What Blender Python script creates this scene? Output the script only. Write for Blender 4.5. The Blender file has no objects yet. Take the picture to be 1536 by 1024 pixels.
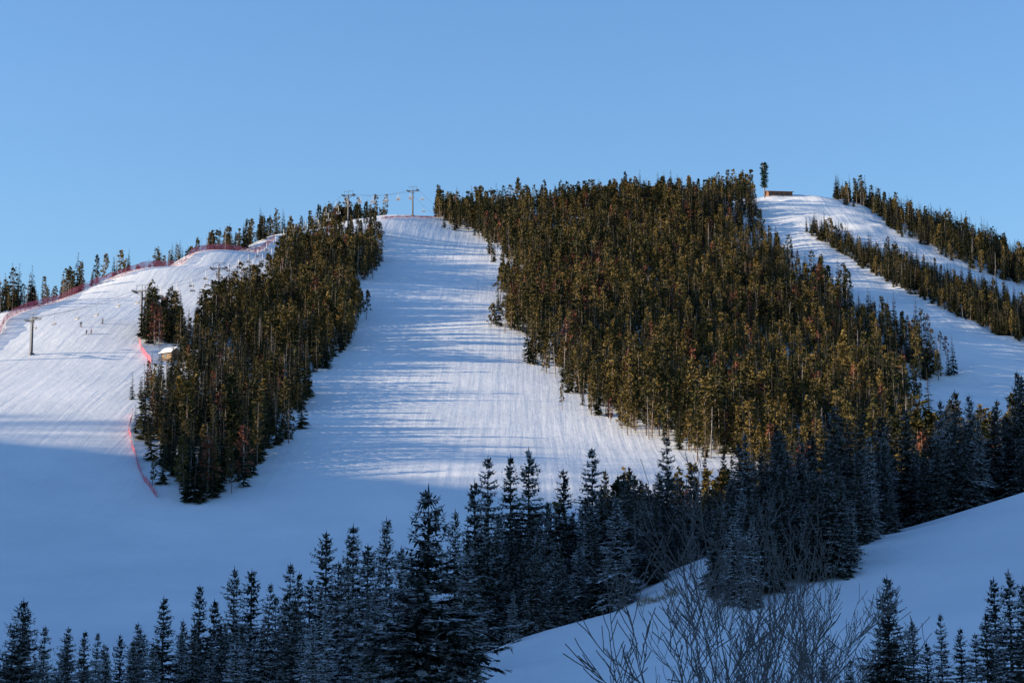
import bpy, math, random
import numpy as np
from mathutils import Vector, Matrix
random.seed(7); rng=np.random.default_rng(7)
scene=bpy.context.scene

# ---------------------------------------------------------------- camera
FPX=2866.0
TH=math.atan((980-512)/FPX)
cam_d=bpy.data.cameras.new("camera"); cam=bpy.data.objects.new("camera",cam_d)
scene.collection.objects.link(cam); scene.camera=cam
cam_d.sensor_width=36; cam_d.lens=36*FPX/1536; cam_d.clip_end=20000; cam_d.clip_start=0.5
cam.location=(0,0,0); cam.rotation_euler=(math.pi/2+TH,0,0)
def ray(px,py):
    a=(px-768)/FPX; b=(512-py)/FPX
    return a, math.cos(TH)-b*math.sin(TH), math.sin(TH)+b*math.cos(TH)
def PY(px,py,Y):
    d=ray(px,py); t=Y/d[1]
    return (d[0]*t, Y, d[2]*t)
def PX(px,Y):
    return ((px-768)/FPX*Y/math.cos(TH+0.0), Y)

# ---------------------------------------------------------------- terrain (height field)
C=[(0,1000,225),(250,985,230),(500,965,240),(700,925,252),
 (-200,800,330),(0,800,330),(300,765,350),(600,745,350),(760,705,372),
 (-200,620,430),(0,618,432),(200,610,440),(440,610,450),(620,615,445),(800,640,430),(960,678,400),
 (0,510,530),(200,495,540),(380,500,550),(540,490,560),(770,488,560),
 (0,474,560),(60,457,600),(180,412,650),(290,378,700),(410,354,760),(500,338,820),(570,328,850),(650,324,850),
 (200,440,610),(350,400,680),(470,390,740),(600,400,700),(700,395,720),
 (700,346,820),(770,372,780),(830,313,860),(920,312,860),(1000,304,860),(1080,302,858),(1130,298,850),(1190,293,850),(1250,299,850),
 (1350,332,830),(1450,372,815),(1536,405,800),
 (860,590,470),(960,570,500),(1000,450,650),(1000,380,750),(1150,560,520),(1150,450,650),(1150,360,765),
 (1250,420,690),(1300,500,600),(1420,588,540),(1430,480,640),(1536,610,500),(1536,515,610),(1400,400,720),
 (1150,665,410),(1300,640,430),
 (760,1000,150),(900,1000,140),(1200,1000,132),(1536,1005,118),
 (1000,940,172),(1300,925,162),(1536,890,155),(1080,828,218),(950,908,195),(1330,802,216),(1440,768,219),(1536,738,221),(1700,690,222),(760,966,188)]
ctrl=[PY(*c) for c in C]
ctrl+=[(-250,450,40),(-250,600,72),(-250,750,92),(-250,900,100),(-300,300,5),(-200,200,-6),
 (-164,680,103),(-155,745,121),(-138,800,139),(-112,860,160),(-50,945,186),(20,945,190),(110,945,196),(190,925,176),(250,905,150),
 (-150,1100,140),(0,1100,150),(200,1100,150),(0,1300,120),(300,1100,120),
 (260,500,52),(260,700,108),(270,850,132),(330,400,30),
 (-60,170,-7),(-22,166,-7),(-6,200,-5.5),(-110,205,-6),(-80,100,-7),(-25,100,-7),(0,70,-6),(0,0,-6),(-60,0,-6),(60,0,-4),(15,95,-4.5),(35,95,-3),(60,60,-3),(90,120,2),
 (45,262,10.5),(60,262,14.5),(85,265,18),(30,262,5.5),(5,262,3.5),(62,330,25),(95,330,28),(95,400,42),(30,330,19),(140,250,24)]
ctrl=np.array(ctrl,float)
S=100.0
def kern(r2):
    return np.where(r2>1e-12, 0.5*r2*np.log(np.maximum(r2,1e-12)),0)
cx=ctrl[:,0]/S; cy=ctrl[:,1]/S; n=len(ctrl)
K=kern((cx[:,None]-cx)**2+(cy[:,None]-cy)**2)+np.eye(n)*0.0006
Pm=np.stack([np.ones(n),cx,cy],1)
A=np.block([[K,Pm],[Pm.T,np.zeros((3,3))]])
sol=np.linalg.solve(A,np.concatenate([ctrl[:,2],np.zeros(3)]))
def tps(x,y):
    x=x/S;y=y/S
    out=sol[n]+sol[n+1]*x+sol[n+2]*y
    for i in range(n):
        out=out+sol[i]*kern((x-cx[i])**2+(y-cy[i])**2)
    return out
perm=np.random.default_rng(3).random((256,256))
def vnoise(x,y):
    xi=np.floor(x).astype(int); yi=np.floor(y).astype(int)
    fx=x-xi; fy=y-yi; fx=fx*fx*(3-2*fx); fy=fy*fy*(3-2*fy)
    g=lambda a,b: perm[a%256,b%256]
    return ((g(xi,yi)*(1-fx)+g(xi+1,yi)*fx)*(1-fy)+(g(xi,yi+1)*(1-fx)+g(xi+1,yi+1)*fx)*fy)*2-1
def sstep(a,b,x):
    t=np.clip((x-a)/(b-a),0,1); return t*t*(3-2*t)
XC=-650.0
SUN_E=math.radians(12.8); SUN_A=math.radians(4)
B1=np.array(PY(200,622,436)); B2=np.array(PY(960,700,388))
def crest_pt(B):
    t=(B[0]-XC)/math.cos(SUN_A)
    return B[1]-t*math.sin(SUN_A), B[2]+t*math.tan(SUN_E)
cy1,cz1=crest_pt(B1); cy2,cz2=crest_pt(B2)
CS=(cz2-cz1)/(cy2-cy1)
def crest(y):
    z=cz1+CS*(y-cy1)
    return np.clip(z,40,345)
TREEH=7.0
def H(x,y):
    x=np.asarray(x,float); y=np.asarray(y,float)
    dx=np.maximum(np.maximum(-330-x,x-340),0); dy=np.maximum(np.maximum(-20-y,y-1250),0)
    d=np.sqrt(dx*dx+dy*dy); w=1-sstep(0,420,d)
    xc=np.clip(x,-600,620); yc=np.clip(y,-250,1500)
    far=15+35*vnoise(x/500+9,y/500)+14*vnoise(x/190,y/190+4)
    z=tps(xc,yc)*w+far*(1-w)
    z=z+0.35*vnoise(x/31,y/17)*sstep(200,320,y)+0.05*vnoise(x/11,y/6)
    # long rollers on the pistes
    z=z+0.28*vnoise(x/60+5,y/7)*sstep(300,450,y)
    # moguls
    m=sstep(75,95,x)*sstep(420,520,y)
    z=z+m*0.75*vnoise(x/6.5,y/6.5)
    hill=crest(y)-TREEH-np.abs(x-XC)*0.62+9*vnoise(x/70,y/45)+3*vnoise(x/20,y/13)
    k=10.0
    h=np.clip(0.5+0.5*(hill-z)/k,0,1)
    return z*(1-h)+hill*h+k*h*(1-h)
def hit(px,py,Y0=235):
    d=ray(px,py); Y=np.arange(Y0,1150,0.5); t=Y/d[1]
    X=d[0]*t; Z=d[2]*t; h=H(X,Y)
    idx=np.where(Z<h)[0]
    if len(idx)==0:
        i=int(np.argmin(Z-h))
    else: i=int(idx[0])
    return (float(X[i]),float(Y[i]),float(h[i]))
def axis(lo,hi,st,ext):
    a=list(np.arange(lo,hi+.1,st)); s=st
    b=[];v=a[-1]
    while v<ext: s*=1.18; v+=min(s,400); b.append(v)
    s=st;c=[];v=a[0]
    while v>-ext: s*=1.18; v-=min(s,400); c.append(v)
    return np.array(c[::-1]+a+b)
gx=axis(-230,260,2.2,9000); gy=axis(60,960,2.2,9000)
GX,GY=np.meshgrid(gx,gy); GZ=H(GX,GY)
nx,ny=len(gx),len(gy)
verts=np.stack([GX,GY,GZ],-1).reshape(-1,3)
I=np.arange(nx*ny).reshape(ny,nx)
fa=np.stack([I[:-1,:-1],I[:-1,1:],I[1:,1:],I[1:,:-1]],-1).reshape(-1,4)
def np_mesh(name,v,f):
    me=bpy.data.meshes.new(name)
    me.vertices.add(len(v)); me.vertices.foreach_set('co',np.asarray(v,'f').ravel())
    me.loops.add(f.size); me.loops.foreach_set('vertex_index',f.ravel().astype('i'))
    me.polygons.add(len(f)); me.polygons.foreach_set('loop_start',np.arange(0,f.size,4).astype('i'))
    me.update(calc_edges=True); me.validate(); return me
tm=np_mesh("snow_mountain",verts,fa)
tm.polygons.foreach_set('use_smooth',np.ones(len(fa),bool))
terrain=bpy.data.objects.new("snow_mountain_terrain",tm); scene.collection.objects.link(terrain)

# ---------------------------------------------------------------- materials
def newmat(name):
    m=bpy.data.materials.new(name); m.use_nodes=True
    nt=m.node_tree; b=nt.nodes['Principled BSDF']; return m,nt,b
def simple(name,col,rough=.7,var=.25,scale=3.0,metal=0):
    m,nt,b=newmat(name); N=nt.nodes; L=nt.links
    tc=N.new('ShaderNodeTexCoord'); no=N.new('ShaderNodeTexNoise'); no.inputs['Scale'].default_value=scale
    cr=N.new('ShaderNodeValToRGB')
    cr.color_ramp.elements[0].position=.3; cr.color_ramp.elements[1].position=.7
    cr.color_ramp.elements[0].color=(*[c*(1-var) for c in col],1); cr.color_ramp.elements[1].color=(*[min(1,c*(1+var)) for c in col],1)
    L.new(tc.outputs['Object'],no.inputs['Vector']); L.new(no.outputs['Fac'],cr.inputs['Fac']); L.new(cr.outputs['Color'],b.inputs['Base Color'])
    b.inputs['Roughness'].default_value=rough; b.inputs['Metallic'].default_value=metal
    return m
def snow_mat():
    m,nt,b=newmat("snow"); N=nt.nodes; L=nt.links
    geo=N.new('ShaderNodeNewGeometry')
    n1=N.new('ShaderNodeTexNoise'); n1.inputs['Scale'].default_value=.03; n1.inputs['Detail'].default_value=8; n1.inputs['Roughness'].default_value=.6
    L.new(geo.outputs['Position'],n1.inputs['Vector'])
    cr=N.new('ShaderNodeValToRGB'); cr.color_ramp.elements[0].position=.35; cr.color_ramp.elements[1].position=.65
    cr.color_ramp.elements[0].color=(.66,.68,.70,1); cr.color_ramp.elements[1].color=(.77,.775,.78,1)
    L.new(n1.outputs['Fac'],cr.inputs['Fac']); L.new(cr.outputs['Color'],b.inputs['Base Color'])
    b.inputs['Roughness'].default_value=.75; b.inputs['Specular IOR Level'].default_value=.2
    mp=N.new('ShaderNodeMapping'); mp.inputs['Scale'].default_value=(.5,.02,.02)   # groomer tracks run down the fall line
    mp.inputs['Rotation'].default_value=(0,0,.12)
    L.new(geo.outputs['Position'],mp.inputs['Vector'])
    n2=N.new('ShaderNodeTexNoise'); n2.inputs['Scale'].default_value=1.; n2.inputs['Detail'].default_value=4
    L.new(mp.outputs['Vector'],n2.inputs['Vector'])
    n3=N.new('ShaderNodeTexNoise'); n3.inputs['Scale'].default_value=.3; n3.inputs['Detail'].default_value=8; n3.inputs['Roughness'].default_value=.6
    L.new(geo.outputs['Position'],n3.inputs['Vector'])
    sc=N.new('ShaderNodeMath'); sc.operation='MULTIPLY'; sc.inputs[1].default_value=1.0; L.new(n3.outputs['Fac'],sc.inputs[0])
    ad=N.new('ShaderNodeMath'); ad.operation='ADD'; L.new(n2.outputs['Fac'],ad.inputs[0]); L.new(sc.outputs[0],ad.inputs[1])
    bp=N.new('ShaderNodeBump'); bp.inputs['Strength'].default_value=.5; bp.inputs['Distance'].default_value=.32
    L.new(ad.outputs[0],bp.inputs['Height']); L.new(bp.outputs['Normal'],b.inputs['Normal'])
    return m
def needle_mat(name,dark,light,snow=0.0,lo=.38,hi=.48):
    m,nt,b=newmat(name); N=nt.nodes; L=nt.links
    oi=N.new('ShaderNodeObjectInfo'); tc=N.new('ShaderNodeTexCoord')
    no=N.new('ShaderNodeTexNoise'); no.inputs['Scale'].default_value=1.3; no.inputs['Detail'].default_value=3
    L.new(tc.outputs['Object'],no.inputs['Vector'])
    ma=N.new('ShaderNodeMath'); ma.operation='MULTIPLY_ADD'; ma.inputs[1].default_value=.95
    L.new(oi.outputs['Random'],ma.inputs[0])
    m2=N.new('ShaderNodeMath'); m2.operation='MULTIPLY_ADD'; m2.inputs[1].default_value=1.2; m2.inputs[2].default_value=-.65
    L.new(no.outputs['Fac'],m2.inputs[0]); L.new(m2.outputs[0],ma.inputs[2])
    cr=N.new('ShaderNodeValToRGB'); cr.color_ramp.elements[0].color=(*dark,1); cr.color_ramp.elements[1].color=(*light,1)
    L.new(ma.outputs[0],cr.inputs['Fac'])
    out=cr.outputs['Color']
    if snow>0:
        geo=N.new('ShaderNodeNewGeometry'); sx=N.new('ShaderNodeSeparateXYZ'); L.new(geo.outputs['Normal'],sx.inputs[0])
        ab=N.new('ShaderNodeMath'); ab.operation='ABSOLUTE'; L.new(sx.outputs['Z'],ab.inputs[0])
        n2=N.new('ShaderNodeTexNoise'); n2.inputs['Scale'].default_value=1.7; n2.inputs['Detail'].default_value=6; n2.inputs['Roughness'].default_value=.7
        L.new(tc.outputs['Object'],n2.inputs['Vector'])
        a=N.new('ShaderNodeMath'); a.operation='MULTIPLY'; L.new(ab.outputs[0],a.inputs[0]); L.new(n2.outputs['Fac'],a.inputs[1])
        mr=N.new('ShaderNodeMapRange'); mr.inputs['From Min'].default_value=lo; mr.inputs['From Max'].default_value=hi; mr.inputs['To Max'].default_value=snow
        L.new(a.outputs[0],mr.inputs['Value'])
        mx=N.new('ShaderNodeMixRGB'); mx.inputs['Color2'].default_value=(.80,.80,.80,1)
        L.new(mr.outputs['Result'],mx.inputs['Fac']); L.new(out,mx.inputs['Color1']); out=mx.outputs['Color']
    L.new(out,b.inputs['Base Color']); b.inputs['Roughness'].default_value=.8; b.inputs['Specular IOR Level'].default_value=.15
    return m
M_snow=snow_mat(); tm.materials.append(M_snow)
M_pine=needle_mat("pine_needles",(.024,.030,.010),(.19,.130,.038))
M_spr=needle_mat("spruce_needles",(.011,.020,.009),(.078,.068,.024))
M_red=needle_mat("dead_red_needles",(.11,.042,.026),(.24,.088,.048))
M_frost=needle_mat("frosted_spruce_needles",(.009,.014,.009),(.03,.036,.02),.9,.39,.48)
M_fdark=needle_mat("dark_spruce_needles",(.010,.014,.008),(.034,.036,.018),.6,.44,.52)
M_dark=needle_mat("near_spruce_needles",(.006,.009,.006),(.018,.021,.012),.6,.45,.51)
M_trunk=simple("pine_bark",(.17,.125,.09),.9,.3,4)
M_grey=simple("weathered_wood",(.27,.235,.21),.9,.3,4)
M_dbark=simple("dark_bark",(.06,.05,.042),.9,.3,6)

# ---------------------------------------------------------------- tree meshes
class MB:
    def __init__(s): s.v=[];s.f=[];s.m=[]
    def add(s,vs,fs,mi):
        o=len(s.v); s.v+=vs
        for f in fs: s.f.append(tuple(i+o for i in f)); s.m.append(mi)
    def kite(s,p,d,side,L,W,fold,mi,wp=.45):
        a=p; b=p+d*(L*wp)+side*(W*.5)-Vector((0,0,fold)); c=p+d*L; e=p+d*(L*wp)-side*(W*.5)-Vector((0,0,fold))
        if fold: s.add([a,b,c,e],[(0,1,2),(0,2,3)],mi)
        else: s.add([a,b,c,e],[(0,1,2,3)],mi)
    def tube(s,p,q,r0,r1,k,mi):
        d=(q-p).normalized(); u=d.cross(Vector((.3,.9,.1))).normalized(); w=d.cross(u)
        vs=[]
        for c,r in ((p,r0),(q,r1)):
            for i in range(k):
                a=2*math.pi*i/k; vs.append(c+u*(math.cos(a)*r)+w*(math.sin(a)*r))
        s.add(vs,[(i,(i+1)%k,k+(i+1)%k,k+i) for i in range(k)],mi)
    def box(s,c,sx,sy,sz,mi,rot=0,):
        cs,sn=math.cos(rot),math.sin(rot); vs=[]
        for z in (-1,1):
            for y in (-1,1):
                for x in (-1,1):
                    X=x*sx/2;Y=y*sy/2; vs.append(Vector((c[0]+X*cs-Y*sn,c[1]+X*sn+Y*cs,c[2]+z*sz/2)))
        s.add(vs,[(0,2,3,1),(4,5,7,6),(0,1,5,4),(2,6,7,3),(0,4,6,2),(1,3,7,5)],mi)
    def mesh(s,name,mats,smooth=False):
        me=bpy.data.meshes.new(name); me.from_pydata([tuple(v) for v in s.v],[],s.f)
        me.polygons.foreach_set('material_index',s.m)
        for m in mats: me.materials.append(m)
        if smooth: me.polygons.foreach_set('use_smooth',[True]*len(s.f))
        me.update(); return me
R=random.random
def U(a,b): return a+(b-a)*R()
def low_spruce(h,r,name,mats):
    b=MB(); b.tube(Vector((0,0,-1)),Vector((0,0,h*.55)),.17,.08,5,0); b.tube(Vector((0,0,h*.55)),Vector((0,0,h)),.08,.01,4,0)
    n=int(h*2.0); cb=U(.04,.1)
    for i in range(n):
        t=(i+U(-.3,.3))/n; z=h*(cb+(1-cb)*t); rad=r*max(.05,(1-t))**.8
        nb=int(5+4*(1-t))
        for k in range(nb):
            a=U(0,6.283); L=rad*U(.5,1.2)+.12; dr=U(.15,.6)*(1-t)-.1*t
            d=Vector((math.cos(a),math.sin(a),-dr)); sd=Vector((-math.sin(a),math.cos(a),0))
            b.kite(Vector((0,0,z)),d,sd,L,L*U(.4,.7),L*.15,1,.6)
    b.kite(Vector((0,0,h*.95)),Vector((0,0,1)),Vector((1,0,0)),.7,.18,0,1)
    return b.mesh(name,mats)
def low_pine(h,r,name,mats,cb=.38,ncl=60):
    b=MB(); lx=U(-.25,.25)
    b.tube(Vector((0,0,-1)),Vector((lx,0,h*.6)),.14,.09,5,0); b.tube(Vector((lx,0,h*.6)),Vector((lx,.1,h*.97)),.09,.02,4,0)
    lump=[U(.5,1.3) for _ in range(12)]
    for k in range(ncl):
        t=R()**.95; a=U(0,6.283)
        prof=((1-t)**.8*1.1+.05)*min(1,.55+t*2.5)*lump[int(t*5.99)+int(a>3.14)*6]
        rr=r*prof*U(.3,1.0); z=h*(cb+(1-cb)*t)
        c=Vector((lx+math.cos(a)*rr,math.sin(a)*rr,z))
        for q in range(7):
            o=Vector((U(-.2,.2),U(-.2,.2),U(-.25,.25)))
            d=Vector((math.cos(a)*.8+U(-.7,.7),math.sin(a)*.8+U(-.7,.7),U(-.35,.8))).normalized()
            sd=d.cross(Vector((U(-1,1),U(-1,1),U(-1,1)))).normalized()
            b.kite(c+o,d,sd,U(.4,.8),U(.2,.42),0,1,.5)
        if R()<.3: b.tube(Vector((lx,0,z-.2)),c,.03,.015,3,0)
    for k in range(8):
        a=U(0,6.28); z=h*U(.1,cb); b.tube(Vector((lx*.5,0,z)),Vector((math.cos(a)*.8,math.sin(a)*.8,z-.2)),.03,.012,3,0)
    return b.mesh(name,mats)
def snag(h,name,mats):
    b=MB(); b.tube(Vector((0,0,-1)),Vector((.1,0,h*.5)),.13,.09,5,0); b.tube(Vector((.1,0,h*.5)),Vector((U(-.3,.3),0,h)),.09,.02,4,0)
    for k in range(46):
        z=h*U(.25,.97); a=U(0,6.283); L=U(.4,1.3)*(1.1-z/h)+.2
        b.tube(Vector((0,0,z)),Vector((math.cos(a)*L,math.sin(a)*L,z+U(-.3,.1))),.03,.01,3,0)
    return b.mesh(name,mats)
def hi_spruce(h,r,name,mats,dens=1.0,cb=.05,tw=.085,ex=.72):
    b=MB(); b.tube(Vector((0,0,-1.5)),Vector((0,0,h*.5)),.2,.12,7,0); b.tube(Vector((0,0,h*.5)),Vector((0,0,h)),.12,.012,5,0)
    n=int(h*3.6*dens)
    ph=U(0,6); asym=U(0,6.28); gap=[U(.72,1.18) for _ in range(9)]
    for i in range(n):
        t=(i+U(-.4,.4))/n; t=min(max(t,0),.985); z=h*(cb+(1-cb)*t)
        rad=r*((1-t)**ex)*(1+.13*math.sin(t*23+ph))*gap[int(t*8.99)]; nb=int(5+5*(1-t))
        for k in range(nb):
            a=U(0,6.283); L=rad*U(.5,1.12)*(1+.12*math.cos(a-asym))+.12
            ca,sa=math.cos(a),math.sin(a); out=Vector((ca,sa,0)); sd=Vector((-sa,ca,0))
            up0=.5*t+.05; dr=U(.25,.6)*(1-t*.6)
            def pos(s): return Vector((0,0,z))+out*(L*s)+Vector((0,0,L*(up0*s-dr*s*s*1.3+.18*s**4)))
            b.tube(pos(0),pos(.55),.028,.015,3,0)
            ns=max(4,int(L*6.5))
            for j in range(ns):
                s=.1+.9*(j+R())/ns; p=pos(s); q=pos(min(1.05,s+.1)); ax=(q-p).normalized()
                wl=(L*.36*(1-s)**.7+.16)*U(.7,1.25)
                for sg in (-1,1):
                    dd=(ax*.75+sd*sg*.8+Vector((0,0,U(-.5,.05)))).normalized()
                    nn=dd.cross(Vector((U(-.5,.5),U(-.5,.5),1))).normalized()
                    b.kite(p,dd,nn,wl,tw*U(.8,1.6)+wl*.22,0,1,.4)
                if R()<.5:
                    b.kite(p,(ax*.4+Vector((0,0,-1))).normalized(),sd,U(.15,.4),tw*1.8,0,1,.4)
            b.kite(pos(.9),(pos(1.05)-pos(.9)).normalized(),sd,.3,tw*1.3,0,1,.4)
    for k in range(5):
        a=k*1.256; b.kite(Vector((0,0,h-.35)),Vector((math.cos(a)*.55,math.sin(a)*.55,.6)).normalized(),Vector((-math.sin(a),math.cos(a),0)),.4,.09,0,1)
    b.kite(Vector((0,0,h-.5)),Vector((0,0,1)),Vector((1,0,0)),.9,.09,0,1); b.kite(Vector((0,0,h-.5)),Vector((0,0,1)),Vector((0,1,0)),.9,.09,0,1)
    return b.mesh(name,mats)

def obj(name,me,loc=(0,0,0),rz=0,sc=1,coll=None,parent=None):
    o=bpy.data.objects.new(name,me); (coll or scene.collection).objects.link(o)
    o.location=loc; o.rotation_euler=(0,0,rz); o.scale=(sc,sc,sc) if not hasattr(sc,'__len__') else sc
    if parent: o.parent=parent
    return o
def ground(x,y): return float(H(np.array([x]),np.array([y]))[0])

protos={}
def make_coll(key,meshes,name,places):
    c=bpy.data.collections.new(key); scene.collection.children.link(c)
    for me,(x,y) in zip(meshes,places):
        obj(name,me,(x,y,ground(x,y)),U(0,6),1,c)
    protos[key]=c
bp=lambda: (U(20,75),U(670,760))
make_coll("pine_kinds",[low_pine(U(9,13.5),U(1.0,1.6),"pine",[M_trunk,M_pine],U(.08,.36),int(U(58,78))) for _ in range(12)],"pine_tree",[bp() for _ in range(12)])
make_coll("spruce_kinds",[low_spruce(U(9.5,13.5),U(1.3,1.9),"spruce",[M_dbark,M_spr]) for _ in range(8)],"spruce_tree",[bp() for _ in range(8)])
make_coll("red_kinds",[low_pine(U(9,11.5),1.25,"red_pine",[M_grey,M_red],.2,48) for _ in range(3)],"beetle_killed_pine_tree",[bp() for _ in range(3)])
make_coll("snag_kinds",[snag(U(9,12.5),"snag",[M_grey]) for _ in range(3)],"dead_tree",[bp() for _ in range(3)])
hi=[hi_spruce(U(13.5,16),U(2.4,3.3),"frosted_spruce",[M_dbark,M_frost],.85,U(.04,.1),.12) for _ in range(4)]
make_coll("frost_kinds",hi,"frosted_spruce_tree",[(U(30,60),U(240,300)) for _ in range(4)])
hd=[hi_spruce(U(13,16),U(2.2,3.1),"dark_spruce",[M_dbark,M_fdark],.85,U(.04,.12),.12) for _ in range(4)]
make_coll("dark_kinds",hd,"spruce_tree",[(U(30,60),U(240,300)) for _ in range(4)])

def scatter(name,key,pts,sc,tilt=.035):
    if len(pts)==0: return
    me=bpy.data.meshes.new(name); pts=np.asarray(pts,float)
    sc=sc*(1+.26*vnoise(pts[:,0]/16+3,pts[:,1]/22))
    me.from_pydata([tuple(p) for p in pts],[],[])
    n=len(pts)
    a=me.attributes.new('idx','INT','POINT'); a.data.foreach_set('value',rng.integers(0,1000,n).astype('i'))
    a=me.attributes.new('rot','FLOAT_VECTOR','POINT'); r=np.stack([rng.normal(0,tilt,n),rng.normal(0,tilt,n),rng.uniform(0,6.283,n)],1)
    a.data.foreach_set('vector',r.astype('f').ravel())
    w=rng.uniform(.85,1.3,n)
    a=me.attributes.new('scl','FLOAT_VECTOR','POINT'); s=np.stack([sc*w,sc*w,sc],1); a.data.foreach_set('vector',s.astype('f').ravel())
    o=obj(name,me)
    ng=bpy.data.node_groups.new(name,'GeometryNodeTree')
    ng.interface.new_socket('Geometry',in_out='INPUT',socket_type='NodeSocketGeometry'); ng.interface.new_socket('Geometry',in_out='OUTPUT',socket_type='NodeSocketGeometry')
    N=ng.nodes;L=ng.links
    gi=N.new('NodeGroupInput');go=N.new('NodeGroupOutput');ip=N.new('GeometryNodeInstanceOnPoints')
    ci=N.new('GeometryNodeCollectionInfo'); ci.inputs['Collection'].default_value=protos[key]
    ci.inputs['Separate Children'].default_value=True; ci.inputs['Reset Children'].default_value=True
    def na(nm,t):
        q=N.new('GeometryNodeInputNamedAttribute'); q.data_type=t; q.inputs['Name'].default_value=nm
        return [s for s in q.outputs if s.enabled and s.name=='Attribute'][0]
    L.new(gi.outputs[0],ip.inputs['Points']); L.new(ci.outputs[0],ip.inputs['Instance'])
    ip.inputs['Pick Instance'].default_value=True
    L.new(na('idx','INT'),ip.inputs['Instance Index'])
    er=N.new('FunctionNodeEulerToRotation'); L.new(na('rot','FLOAT_VECTOR'),er.inputs[0]); L.new(er.outputs[0],ip.inputs['Rotation'])
    L.new(na('scl','FLOAT_VECTOR'),ip.inputs['Scale'])
    L.new(ip.outputs[0],go.inputs[0])
    md=o.modifiers.new('scatter','NODES'); md.node_group=ng
    return o
def inpoly(x,y,P):
    c=np.zeros(len(x),bool); m=len(P)
    for i in range(m):
        x1,y1=P[i];x2,y2=P[(i+1)%m]
        if y1==y2: continue
        k=((y1>y)!=(y2>y))&(x<(x2-x1)*(y-y1)/(y2-y1)+x1); c^=k
    return c
def fill(P,sp,jit=.5,rag=3.0,thin=.0):
    P=np.array(P); x0,y0=P.min(0);x1,y1=P.max(0)
    X,Y=np.meshgrid(np.arange(x0,x1,sp),np.arange(y0,y1,sp)); X=X.ravel()+rng.uniform(-jit,jit,X.size)*sp*1.3; Y=Y.ravel()+rng.uniform(-jit,jit,Y.size)*sp*1.3
    k=inpoly(X+rag*vnoise(X/9,Y/9)+rng.normal(0,rag*.35,X.size),Y+1.5*rag*vnoise(X/12+40,Y/12),P)
    if thin>0: k&=~((vnoise(X/13+7,Y/13)>.45)&(rng.random(X.size)<thin))
    X,Y=X[k],Y[k]
    return np.stack([X,Y,H(X,Y)-.1],1)
def wpoly(L,Y0=235): return [hit(a,b,Y0)[:2] for a,b in L]

polyA=wpoly([(568,345),(566,385),(535,450),(543,490),(530,515),(462,562),(437,600),(432,655),(385,712),(335,755),(285,748),(242,730),(218,670),(207,635),(212,600),(232,578),(262,566),(275,560),(282,528),(300,492),(345,465),(400,428),(425,400),(475,366),(525,340)])
polyA2=[PX(470,822),PX(575,852),PX(574,878),PX(470,850)]
polyA3=wpoly([(214,492),(268,486),(274,515),(240,522),(214,510)])
polyB=wpoly([(655,328),(700,349),(770,380),(768,430),(766,488),(800,530),(850,582),(890,622),(960,652),(1020,664),(1090,700),(1150,725),(1250,722),(1345,695),(1362,640),(1350,590),(1300,532),(1340,548),(1395,580),(1418,577),(1405,510),(1300,478),(1222,432),(1162,378),(1142,330),(1136,306),(1080,305),(1000,306),(920,314),(830,316),(780,335)])
polyB2=[polyB[0],PX(655,880),PX(830,885),PX(1000,885),PX(1128,880),PX(1132,850),PX(1080,842),PX(1000,842),PX(900,838),PX(800,830),polyB[1]]
polyC=wpoly([(1208,346),(1260,360),(1320,388),(1400,412),(1480,440),(1536,462),(1600,490),(1600,545),(1536,517),(1440,477),(1370,444),(1320,420),(1260,378),(1212,352)])
polyD=wpoly([(1258,305),(1300,312),(1345,350),(1400,378),(1450,405),(1536,432),(1620,455)])+[PX(1640,900),PX(1450,900),PX(1258,870)]
ridge=[(-120,500,560),(0,474,560),(60,457,600),(180,412,650),(290,378,700),(410,354,760),(500,338,820),(570,328,850)]
polyE=[PX(a,Y+9) for a,b,Y in ridge]+[PX(a,Y+60) for a,b,Y in ridge[::-1]]
polyF=[PX(705,222),PX(695,262),PX(730,292),PX(850,300),PX(960,322),PX(1200,360),PX(1400,360),PX(1700,350),PX(1900,350),PX(1900,232),PX(1536,229),PX(1330,226),PX(1270,212),PX(1190,214),PX(1080,232),PX(965,212),PX(900,204),PX(800,200),PX(735,205)]
def split(pts,probs):
    r=rng.random(len(pts)); out=[];a=0
    for p in probs: out.append(pts[(r>=a)&(r<a+p)]); a+=p
    return out
NM=("pine_forest","spruce_forest","beetle_killed_pines","dead_trees"); KY=("pine_kinds","spruce_kinds","red_kinds","snag_kinds")
def plant(pts,mix,s0,s1):
    for nm,key,pp in zip(NM,KY,split(pts,mix)):
        if len(pp): scatter(nm,key,pp,rng.uniform(s0,s1,len(pp)))
pts=fill(polyA,2.55,.5,3.5,.3)
plant(pts[pts[:,1]>=505],(.58,.33,.04,.05),.42,1.18); plant(pts[pts[:,1]<505],(.24,.68,.03,.05),.42,1.15)
for P,sp,mix,rag,thin,s0,s1 in ((polyA2,2.8,(.6,.2,.02,.15),1,0,.6,1.1),(polyA3,2.6,(.4,.5,.05,.05),1,0,.7,1.1),(polyB2,3.1,(.70,.23,.01,.06),1,0,.45,1.18),(polyC,2.0,(.2,.76,0,.04),1.0,0,.38,.85),(polyD,3.0,(.35,.6,0,.04),2,.3,.5,1.05),(polyE,3.6,(.45,.4,.0,.15),2,.5,.5,1.1)):
    plant(fill(P,sp,.5,rag,thin),mix,s0,s1)
pts=fill(polyB,2.6,.5,6,.5)
# red-killed pocket on the upper left of the big stand, spruce gully on its right-hand side
hx,hy,_=hit(850,455); red=((pts[:,0]-hx)**2/16**2+(pts[:,1]-hy)**2/60**2<1)
rgt=(pts[:,0]>70)&(~red); oth=~(red|rgt)
plant(pts[red],(.46,.22,.28,.04),.45,1.1); plant(pts[rgt],(.40,.50,.04,.05),.4,1.18); plant(pts[oth],(.60,.31,.045,.045),.4,1.2)
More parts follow.
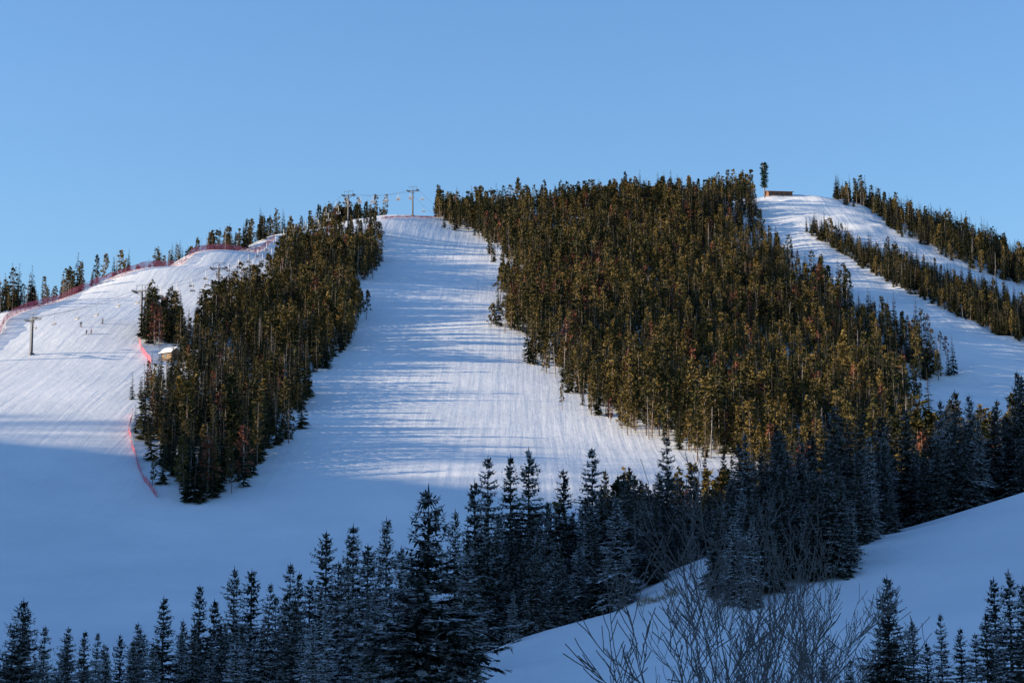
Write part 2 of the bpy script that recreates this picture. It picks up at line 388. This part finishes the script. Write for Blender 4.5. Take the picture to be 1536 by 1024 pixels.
# transitional stand behind the valley spruces (still pine)
pts=fill(polyF,3.5,.45,2)
ptsn=pts[pts[:,1]<285]; ptsf=pts[pts[:,1]>=285]
q=split(ptsf,(.36,.5,.07,.05))
for nm,key,pp,s in zip(("pine_forest","dark_spruce_forest","beetle_killed_pines","dead_trees"),("pine_kinds","dark_kinds","red_kinds","snag_kinds"),q,(1.2,.85,1.15,1.0)):
    if len(pp): scatter(nm,key,pp,rng.uniform(.7,1.12,len(pp))*s)
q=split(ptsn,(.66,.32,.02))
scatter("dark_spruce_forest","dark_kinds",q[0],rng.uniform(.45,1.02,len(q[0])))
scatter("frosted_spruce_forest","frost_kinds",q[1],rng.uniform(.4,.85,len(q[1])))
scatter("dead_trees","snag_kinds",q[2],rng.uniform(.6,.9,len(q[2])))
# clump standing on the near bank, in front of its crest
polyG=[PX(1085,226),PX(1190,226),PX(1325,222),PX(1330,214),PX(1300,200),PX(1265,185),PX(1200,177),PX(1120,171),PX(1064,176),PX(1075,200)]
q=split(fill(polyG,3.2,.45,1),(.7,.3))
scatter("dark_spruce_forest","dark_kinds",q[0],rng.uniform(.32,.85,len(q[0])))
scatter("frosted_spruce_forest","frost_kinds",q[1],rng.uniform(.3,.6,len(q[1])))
# wooded crest of the neighbouring ridge that shades the valley
P=[(XC-35,-300),(XC+45,-300),(XC+45,620),(XC-35,620)]
pts=fill(P,7.5); scatter("ridge_forest","spruce_kinds",pts,rng.uniform(.7,1.2,len(pts)))

# ---------------------------------------------------------------- individual foreground trees
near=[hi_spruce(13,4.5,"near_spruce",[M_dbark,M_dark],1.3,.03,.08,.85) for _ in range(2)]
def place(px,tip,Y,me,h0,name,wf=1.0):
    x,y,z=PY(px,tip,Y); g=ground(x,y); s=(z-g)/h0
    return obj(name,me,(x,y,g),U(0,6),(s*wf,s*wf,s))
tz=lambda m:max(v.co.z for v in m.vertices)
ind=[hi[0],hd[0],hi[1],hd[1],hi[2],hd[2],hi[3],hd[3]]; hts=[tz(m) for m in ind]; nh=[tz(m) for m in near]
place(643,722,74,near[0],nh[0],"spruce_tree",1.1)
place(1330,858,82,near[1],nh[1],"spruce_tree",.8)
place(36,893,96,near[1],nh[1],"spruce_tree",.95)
L=[(68,935,112),(128,942,140),(156,962,150),(181,948,160),(208,930,152),(246,890,150),(275,925,172),(300,873,168),(322,895,170),(352,846,165),(378,850,170),(414,890,170),(428,888,178),(465,862,178),(490,792,165),(508,838,160),(530,782,160),(552,812,166),(580,772,160),(602,815,170),(683,760,150),(712,716,205),(732,680,228),(766,678,238),
(700,800,130),(445,930,150),(395,930,150),(230,960,140),(100,965,135),(338,930,150),(560,900,120),(470,930,130),(610,850,110),
(1490,862,96),(1512,850,92),(1534,872,90),(1410,917,98),(1440,938,95),(1462,946,93),(1368,928,104),(1478,915,90),(1550,860,90),(1390,960,90),(925,742,205),(805,810,188),(770,880,182),(845,700,225),(888,668,236),(793,668,240),(1110,745,215),(1000,650,300),(1432,582,300),(1495,595,290),(1522,583,280),(1275,985,88),(1235,975,92)]
for i,(px,t,Y) in enumerate(L):
    k=(i*5+i//8)%8; place(px,t,Y,ind[k],hts[k],"spruce_tree",U(.95,1.32))
# smaller fill along the creek
P=[PX(-60,138),PX(690,138),PX(690,200),PX(-60,200)]
q=split(fill(P,4.6),(.7,.3)); scatter("young_spruce_thicket","frost_kinds",q[0],rng.uniform(.3,.66,len(q[0]))); scatter("young_spruce_thicket","dark_kinds",q[1],rng.uniform(.3,.7,len(q[1])))

# ---------------------------------------------------------------- bare deciduous trees
M_bare=simple("bare_bark",(.085,.075,.068),.9,.3,6)
def bare(name,h,stems,spread,seed,pr=.5,depth=4,r0=.075,tr=.011):
    random.seed(seed); b=MB()
    def grow(p,d,L,r,dep):
        seg=5; q=p
        for i in range(seg):
            d=(d+Vector((U(-.14,.14),U(-.14,.14),U(0,.10)))).normalized(); q2=q+d*(L/seg)
            r2=max(tr,r*(1-.13)); b.tube(q,q2,r,r2,5 if r>.03 else 3,0)
            if dep>0 and (i>0 or dep<depth) and R()<pr:
                s=Vector((U(-1,1),U(-1,1),U(-.15,.4))).normalized()
                grow(q2,(d*.75+s*.8).normalized(),L*U(.4,.68),max(tr,r2*.55),dep-1)
            q=q2;r=r2
        if dep>1: grow(q,d,L*.62,r*.85,dep-1)
    for k in range(stems):
        a=6.28*k/stems+U(-.5,.5); grow(Vector((U(-.2,.2),U(-.2,.2),-.5)),Vector((math.cos(a)*spread,math.sin(a)*spread,1)).normalized(),h*U(.36,.46),r0*U(.8,1.1),depth)
    return b.mesh(name,[M_bare])
b1=bare("bare_aspen",10,4,.3,11,.72,4,.09); b3=bare("bare_aspen_b",10,3,.3,19,.72,4,.08); b2=bare("bare_willow",6,6,.5,5,.8,3,.04)
pz=lambda m:float(np.percentile([v.co.z for v in m.vertices],95))
place(1106,775,62,b1,pz(b1),"bare_aspen_tree",.62)
place(1180,830,66,b3,pz(b3),"bare_aspen_tree",.66)
place(1040,890,58,b2,pz(b2),"bare_willow_shrub",.8); place(1262,930,90,b2,pz(b2),"bare_willow_shrub",1.0)
random.seed(21)

# ---------------------------------------------------------------- chairlift
M_steel=simple("lift_tower_steel",(.09,.09,.10),.5,.15,2,.3)
M_seat=simple("chair_seat",(.08,.08,.09),.6,.2,4)
M_chair=simple("chair_galvanised_steel",(.5,.5,.52),.5,.1,4,.2)
def tower_mesh(h):
    b=MB(); b.box((0,0,-.3),1.3,1.3,1.4,0)
    b.tube(Vector((0,0,0)),Vector((0,0,h)),.38,.26,12,0)
    b.box((0,0,h+.15),5.2,.38,.36,0)
    b.box((0,0,h+1.1),.12,.12,1.6,0); b.box((0,0,h+1.9),4.2,.12,.12,0)
    for s in (-1,1):
        b.tube(Vector((s*.2,0,h-1.2)),Vector((s*1.7,0,h)),.08,.08,5,0)
        b.box((s*2.5,0,h+.1),.16,2.8,.2,0)
        for k in range(6):
            y=-1.25+k*.5; b.tube(Vector((s*2.5-.1,y,h+.35)),Vector((s*2.5+.1,y,h+.35)),.2,.2,8,0)
        b.box((s*2.05,0,h-.25),.5,2.6,.05,0)
        b.tube(Vector((s*1.8,0,h+.3)),Vector((s*1.8,0,h+1.9)),.05,.05,4,0)
    for k in range(int(h/.6)): b.box((0,-.5,.6*k+.6),.45,.05,.05,0)
    for s in(-1,1): b.box((s*.22,-.5,h/2),.05,.05,h,0)
    return b.mesh("chairlift_tower",[M_steel])
TW=[(-60,545,490),(47,532,None),(211,503,None),(327,447,None),(436,393,None),(522,352,None),(619,324,None)]
tops=[]
tb=[]
for px,py,Y in TW: tb.append(hit(px,py))
HT=[10,9.5,12.5,9.5,12.5,16.5,11.5]
for i,(p,h) in enumerate(zip(tb,HT)):
    a=tb[max(0,i-1)]; c=tb[min(len(tb)-1,i+1)]
    ang=math.atan2(c[1]-a[1],c[0]-a[0])-math.pi/2
    obj("chairlift_tower",tower_mesh(h),p,ang)
    sx=Vector((math.cos(ang),math.sin(ang),0))
    tops.append([Vector(p)+sx*(s*2.5)+Vector((0,0,h+.55)) for s in (-1,1)])
end=Vector(tb[-1])+Vector((24,60,-6)); tops.append([end+Vector((s*2.7,0,10)) for s in (-1,1)])
def chair_mesh():
    b=MB(); b.tube(Vector((0,0,0)),Vector((0,.1,-2.0)),.05,.05,5,0)
    b.tube(Vector((-.8,.1,-2.0)),Vector((.8,.1,-2.0)),.045,.045,5,0)
    for s in (-1,1):
        b.tube(Vector((s*.8,.1,-2)),Vector((s*.8,.25,-3.0)),.04,.04,5,0); b.tube(Vector((s*.8,.25,-3.0)),Vector((s*.8,-.35,-3.05)),.04,.04,5,0)
    b.box((0,-.05,-3.0),1.7,.5,.08,0); b.box((0,.27,-2.65),1.7,.07,.4,1)
    b.tube(Vector((-.8,-.5,-2.5)),Vector((.8,-.5,-2.5)),.03,.03,5,0)
    return b.mesh("chairlift_chair",[M_chair,M_seat])
cm=chair_mesh(); cb_=MB()
for s in (0,1):
    acc=6.0+5*s
    for i in range(len(tops)-1):
        p,q=tops[i][s],tops[i+1][s]; Ld=(q-p).length; sag=Ld*.022; prev=p; K=16
        for k in range(1,K+1):
            t=k/K; c=p.lerp(q,t)-Vector((0,0,4*sag*t*(1-t))); cb_.tube(prev,c,.035,.035,4,0); prev=c
        while acc<Ld:
            t=acc/Ld; c=p.lerp(q,t)-Vector((0,0,4*sag*t*(1-t)))
            ang=math.atan2(q.y-p.y,q.x-p.x)-math.pi/2
            obj("chairlift_chair",cm,c,ang); acc+=14
        acc-=Ld
obj("chairlift_cable",cb_.mesh("chairlift_cable",[M_steel]))

# ---------------------------------------------------------------- safety fences
m,nt,b=newmat("red_safety_net"); M_net=m
b.inputs['Base Color'].default_value=(.60,.09,.13,1); b.inputs['Roughness'].default_value=.7
tr=nt.nodes.new('ShaderNodeBsdfTransparent'); mx=nt.nodes.new('ShaderNodeMixShader')
wv=nt.nodes.new('ShaderNodeTexNoise'); wv.inputs['Scale'].default_value=.5; tcn=nt.nodes.new('ShaderNodeTexCoord')
nt.links.new(tcn.outputs['Object'],wv.inputs['Vector'])
mrn=nt.nodes.new('ShaderNodeMapRange'); mrn.inputs['From Min'].default_value=.3; mrn.inputs['From Max'].default_value=.7; mrn.inputs['To Min'].default_value=.3; mrn.inputs['To Max'].default_value=.85
nt.links.new(wv.outputs['Fac'],mrn.inputs['Value'])
nt.links.new(mrn.outputs['Result'],mx.inputs['Fac']); nt.links.new(tr.outputs[0],mx.inputs[1]); nt.links.new(b.outputs[0],mx.inputs[2])
nt.links.new(mx.outputs[0],nt.nodes['Material Output'].inputs['Surface'])
M_post=simple("fence_post",(.35,.06,.07),.6)
def fence(wp,h=1.9):
    b=MB(); pts=[]
    for i in range(len(wp)-1):
        a,c=Vector(wp[i][:2]),Vector(wp[i+1][:2]); L=(c-a).length; k=max(1,int(L/2.5))
        for j in range(k): pts.append(a.lerp(c,j/k))
    pts.append(Vector(wp[-1][:2]))
    pr=None
    for i,p in enumerate(pts):
        x=p.x+.15*math.sin(i*.9); y=p.y+.15*math.cos(i*1.3); g=ground(x,y); hh=h*U(.85,1.05)
        cur=(Vector((x,y,g+.1)),Vector((x+U(-.1,.1),y,g+hh)))
        if i%2==0: b.tube(cur[0]-Vector((0,0,.4)),cur[1]+Vector((0,0,.12)),.04,.04,4,1)
        if pr: b.add([pr[0],cur[0],cur[1],pr[1]],[(0,1,2,3)],0)
        pr=cur
    return obj("safety_fence",b.mesh("safety_fence",[M_net,M_post]))
fence([hit(*p) for p in [(-40,530),(0,500),(12,478),(60,460),(120,437),(180,416),(235,397),(290,381),(350,368),(412,358)]],2.4)
fence([hit(*p) for p in [(208,515),(214,530),(226,547)]],1.8)
fence([hit(*p) for p in [(198,622),(193,650),(203,690),(215,722),(236,747)]],1.3)
fence([hit(*p) for p in [(572,329),(610,327),(655,327)]],1.1)

# ---------------------------------------------------------------- buildings
M_wood=simple("brown_log_wall",(.16,.075,.04),.8,.3,2); M_roof=simple("brown_roof",(.16,.075,.05),.7,.2,2)
M_tan=simple("tan_timber_wall",(.24,.15,.08),.8,.25,2); M_glass=simple("window_glass",(.03,.035,.045),.1,.1,2)
M_roofsnow=simple("roof_snow",(.76,.77,.78),.7,.03,2)
def hut(name,loc,w,d,h,rh,wall,roofm,rz,snow=False):
    e=bpy.data.objects.new(name,None); scene.collection.objects.link(e); e.location=loc; e.rotation_euler=(0,0,rz)
    b=MB(); b.box((0,0,h/2-.5),w,d,h+1,0); b.add([Vector((-w/2,-d/2,h)),Vector((-w/2,d/2,h)),Vector((-w/2,0,h+rh)),Vector((w/2,-d/2,h)),Vector((w/2,d/2,h)),Vector((w/2,0,h+rh))],[(0,2,1),(3,4,5)],0)
    obj("walls",b.mesh("walls",[wall]),parent=e)
    b=MB(); ov=.6
    for s in (-1,1):
        y=s*(d/2+ov); zz=h-rh*ov/(d/2)+.02
        vs=[Vector((-w/2-ov,y,zz)),Vector((w/2+ov,y,zz)),Vector((w/2+ov,0,h+rh+.02)),Vector((-w/2-ov,0,h+rh+.02))]
        vs+= [v+Vector((0,0,.22)) for v in vs]
        b.add(vs,[(0,1,2,3),(4,5,6,7),(0,1,5,4),(1,2,6,5),(3,0,4,7)],0)
    obj("roof",b.mesh("roof",[roofm]),parent=e)
    b=MB()
    for k in range(max(1,int(w/2.4))):
        x=-w/2+1.3+k*2.4; b.box((x,-d/2-.03,h*.55),1.1,.06,h*.35,0)
    obj("windows",b.mesh("windows",[M_glass]),parent=e)
    b=MB(); b.box((w/2+.03,0,h*.42),.06,1,h*.84,0); obj("door",b.mesh("door",[M_wood]),parent=e)
    return e
p=hit(1171,295); p=(p[0],p[1]+6,ground(p[0],p[1]+6)-1.2)
hut("summit_lodge",p,11,7,2.2,1.0,M_wood,M_roof,math.radians(6))
p=hit(256,540); hut("ski_patrol_hut",p,3.6,3.2,2.1,1.1,M_tan,M_roofsnow,math.radians(-35))
M_mast=simple("mast_green_foliage",(.04,.09,.055),.7,.3,1.5)
def monopine():
    h=16; b=MB(); b.tube(Vector((0,0,-1)),Vector((0,0,h)),.34,.24,10,0)
    for i in range(56):
        z=4.6+(h-4.6)*i/55; ww=1.08+.2*math.sin(i*.9)
        for k in range(8):
            a=U(0,6.28); L=U(1.2,2.0)*ww*(1 if z<h-1 else .8)
            d=Vector((math.cos(a),math.sin(a),U(.05,.4))); sd=Vector((-math.sin(a),math.cos(a),0))
            b.kite(Vector((0,0,z)),d,sd,L,L*.42,.1,1,.7)
    for k in range(3):
        a=k*2.09; b.box((math.cos(a)*1.1,math.sin(a)*1.1,h-1.2),.3,.3,2.2,0,a)
    return b.mesh("radio_mast",[M_steel,M_mast])
p=hit(1147,297); obj("radio_mast_tree",monopine(),p)

# ---------------------------------------------------------------- skiers
def skier(name,loc,rz,jc,pc,pose=0):
    e=bpy.data.objects.new(name,None); scene.collection.objects.link(e); e.location=loc; e.rotation_euler=(0,0,rz)
    crouch=.12 if pose==0 else .32
    J={'pel':(0,0,.95-crouch),'ch':(0,-.1,1.30-crouch),'nk':(0,-.13,1.50-crouch),'hd':(0,-.14,1.58-crouch),
       'hl':(-.1,0,.9-crouch),'kl':(-.14,-.16,.50-crouch*.4),'al':(-.15,0,.12),'tl':(-.15,-.18,.07),
       'hr':(.1,0,.9-crouch),'kr':(.14,-.16,.50-crouch*.4),'ar':(.15,0,.12),'tr':(.15,-.18,.07),
       'sl':(-.2,-.1,1.43-crouch),'el':(-.34,-.12,1.17-crouch),'wl':(-.32,-.36,1.08-crouch),'gl':(-.31,-.46,1.07-crouch),
       'sr':(.2,-.1,1.43-crouch),'er':(.34,-.12,1.17-crouch),'wr':(.32,-.36,1.08-crouch),'gr':(.31,-.46,1.07-crouch)}
    rad={'pel':.15,'ch':.17,'nk':.07,'hd':.06,'hl':.11,'kl':.075,'al':.06,'tl':.05,'hr':.11,'kr':.075,'ar':.06,'tr':.05,'sl':.085,'el':.06,'wl':.045,'gl':.05,'sr':.085,'er':.06,'wr':.045,'gr':.05}
    ks=list(J); E=[('pel','ch'),('ch','nk'),('nk','hd'),('pel','hl'),('hl','kl'),('kl','al'),('al','tl'),('pel','hr'),('hr','kr'),('kr','ar'),('ar','tr'),('ch','sl'),('sl','el'),('el','wl'),('wl','gl'),('ch','sr'),('sr','er'),('er','wr'),('wr','gr')]
    me=bpy.data.meshes.new("body"); me.from_pydata([J[k] for k in ks],[(ks.index(a),ks.index(c)) for a,c in E],[])
    o=obj("body",me,parent=e); md=o.modifiers.new("skin",'SKIN')
    for i,k in enumerate(ks):
        sv=me.skin_vertices[0].data[i]; sv.radius=(rad[k],rad[k]); sv.use_root=(k=='pel')
    o.modifiers.new("sub",'SUBSURF').levels=1
    m,nt,bb=newmat("ski_clothes_"+name); g=nt.nodes.new('ShaderNodeTexCoord'); s=nt.nodes.new('ShaderNodeSeparateXYZ'); mr=nt.nodes.new('ShaderNodeMath'); mr.operation='GREATER_THAN'; mr.inputs[1].default_value=.92-crouch
    mm=nt.nodes.new('ShaderNodeMixRGB'); mm.inputs['Color1'].default_value=(*pc,1); mm.inputs['Color2'].default_value=(*jc,1)
    nt.links.new(g.outputs['Object'],s.inputs[0]); nt.links.new(s.outputs['Z'],mr.inputs[0]); nt.links.new(mr.outputs[0],mm.inputs['Fac']); nt.links.new(mm.outputs[0],bb.inputs['Base Color'])
    me.materials.append(m)
    b=MB()
    hc=Vector((0,-.16,1.69-crouch))
    vs=[];fs=[]
    for i in range(8):
        for j in range(12):
            t=math.pi*i/7;a=2*math.pi*j/12; vs.append(hc+Vector((.088*math.sin(t)*math.cos(a),.105*math.sin(t)*math.sin(a),.125*math.cos(t))))
    for i in range(7):
        for j in range(12): fs.append((i*12+j,i*12+(j+1)%12,(i+1)*12+(j+1)%12,(i+1)*12+j))
    b.add(vs,fs,0)
    b.box(hc+Vector((0,-.1,.0)),.15,.04,.06,1); b.box(hc+Vector((0,-.11,-.04)),.025,.03,.04,2)
    obj("head",b.mesh("head",[simple("helmet",(.04,.04,.05),.4),M_glass,simple("skin",(.5,.3,.22),.6)],True),parent=e)
    b=MB()
    for s in (-1,1):
        b.box((s*.15,-.1,.03),.09,1.55,.02,0); b.add([Vector((s*.15-.045,-.875,.04)),Vector((s*.15+.045,-.875,.04)),Vector((s*.15,-1.02,.12))],[(0,1,2)],0)
        b.box((s*.15,-.06,.1),.11,.3,.12,1)
        b.tube(Vector((s*.31,-.46,1.12-crouch)),Vector((s*.42,-.15,0)),.012,.01,5,0)
    obj("skis_and_poles",b.mesh("skis",[simple("ski",(.1,.03,.03),.4),M_seat]),parent=e)
skier("skier",hit(121,491),.6,(.03,.03,.04),(.03,.03,.04)); skier("skier",hit(154,486),-.5,(.05,.05,.08),(.04,.04,.05))
skier("skier",hit(129,502),1.2,(.03,.05,.12),(.03,.03,.04),1); skier("skier",hit(136,501),2.0,(.3,.05,.04),(.04,.04,.05),1)

# dry grass tufts on the bank
M_grass=simple("dry_grass",(.28,.22,.15),.9)
b=MB()
for k in range(14):
    x0,y0=PX(U(955,1010),U(186,196)); g=ground(x0,y0)
    for j in range(40):
        p=Vector((x0+U(-.4,.4),y0+U(-.4,.4),g)); d=Vector((U(-.5,.5),U(-.5,.5),1)).normalized(); b.kite(p,d,Vector((1,0,0)),U(.3,.8),.03,0,0)
obj("dry_grass",b.mesh("dry_grass",[M_grass]))

# ---------------------------------------------------------------- light
S_dir=Vector((-math.cos(SUN_A)*math.cos(SUN_E),-math.sin(SUN_A)*math.cos(SUN_E),math.sin(SUN_E)))
sd=bpy.data.lights.new("sun",'SUN'); sd.energy=9.2; sd.angle=math.radians(.5); sd.color=(1,.83,.60)
so=bpy.data.objects.new("sun",sd); scene.collection.objects.link(so); so.rotation_euler=(-S_dir).to_track_quat('-Z','Y').to_euler()
w=bpy.data.worlds.new("World"); scene.world=w; w.use_nodes=True; nt=w.node_tree
bg=nt.nodes['Background']; sk=nt.nodes.new('ShaderNodeTexSky'); sk.sky_type='NISHITA'; sk.sun_disc=False
sk.sun_elevation=SUN_E; sk.sun_rotation=math.atan2(S_dir.x,S_dir.y); sk.air_density=1.3; sk.dust_density=.4; sk.ozone_density=2.2; sk.altitude=0
gn=nt.nodes.new('ShaderNodeMixRGB'); gn.blend_type='MULTIPLY'; gn.inputs['Fac'].default_value=1; gn.inputs['Color2'].default_value=(.90,1.21,1.72,1)
nt.links.new(sk.outputs[0],gn.inputs['Color1']); nt.links.new(gn.outputs[0],bg.inputs['Color']); bg.inputs['Strength'].default_value=.15
scene.view_settings.view_transform='Standard'; scene.view_settings.look='None'; scene.view_settings.exposure=0
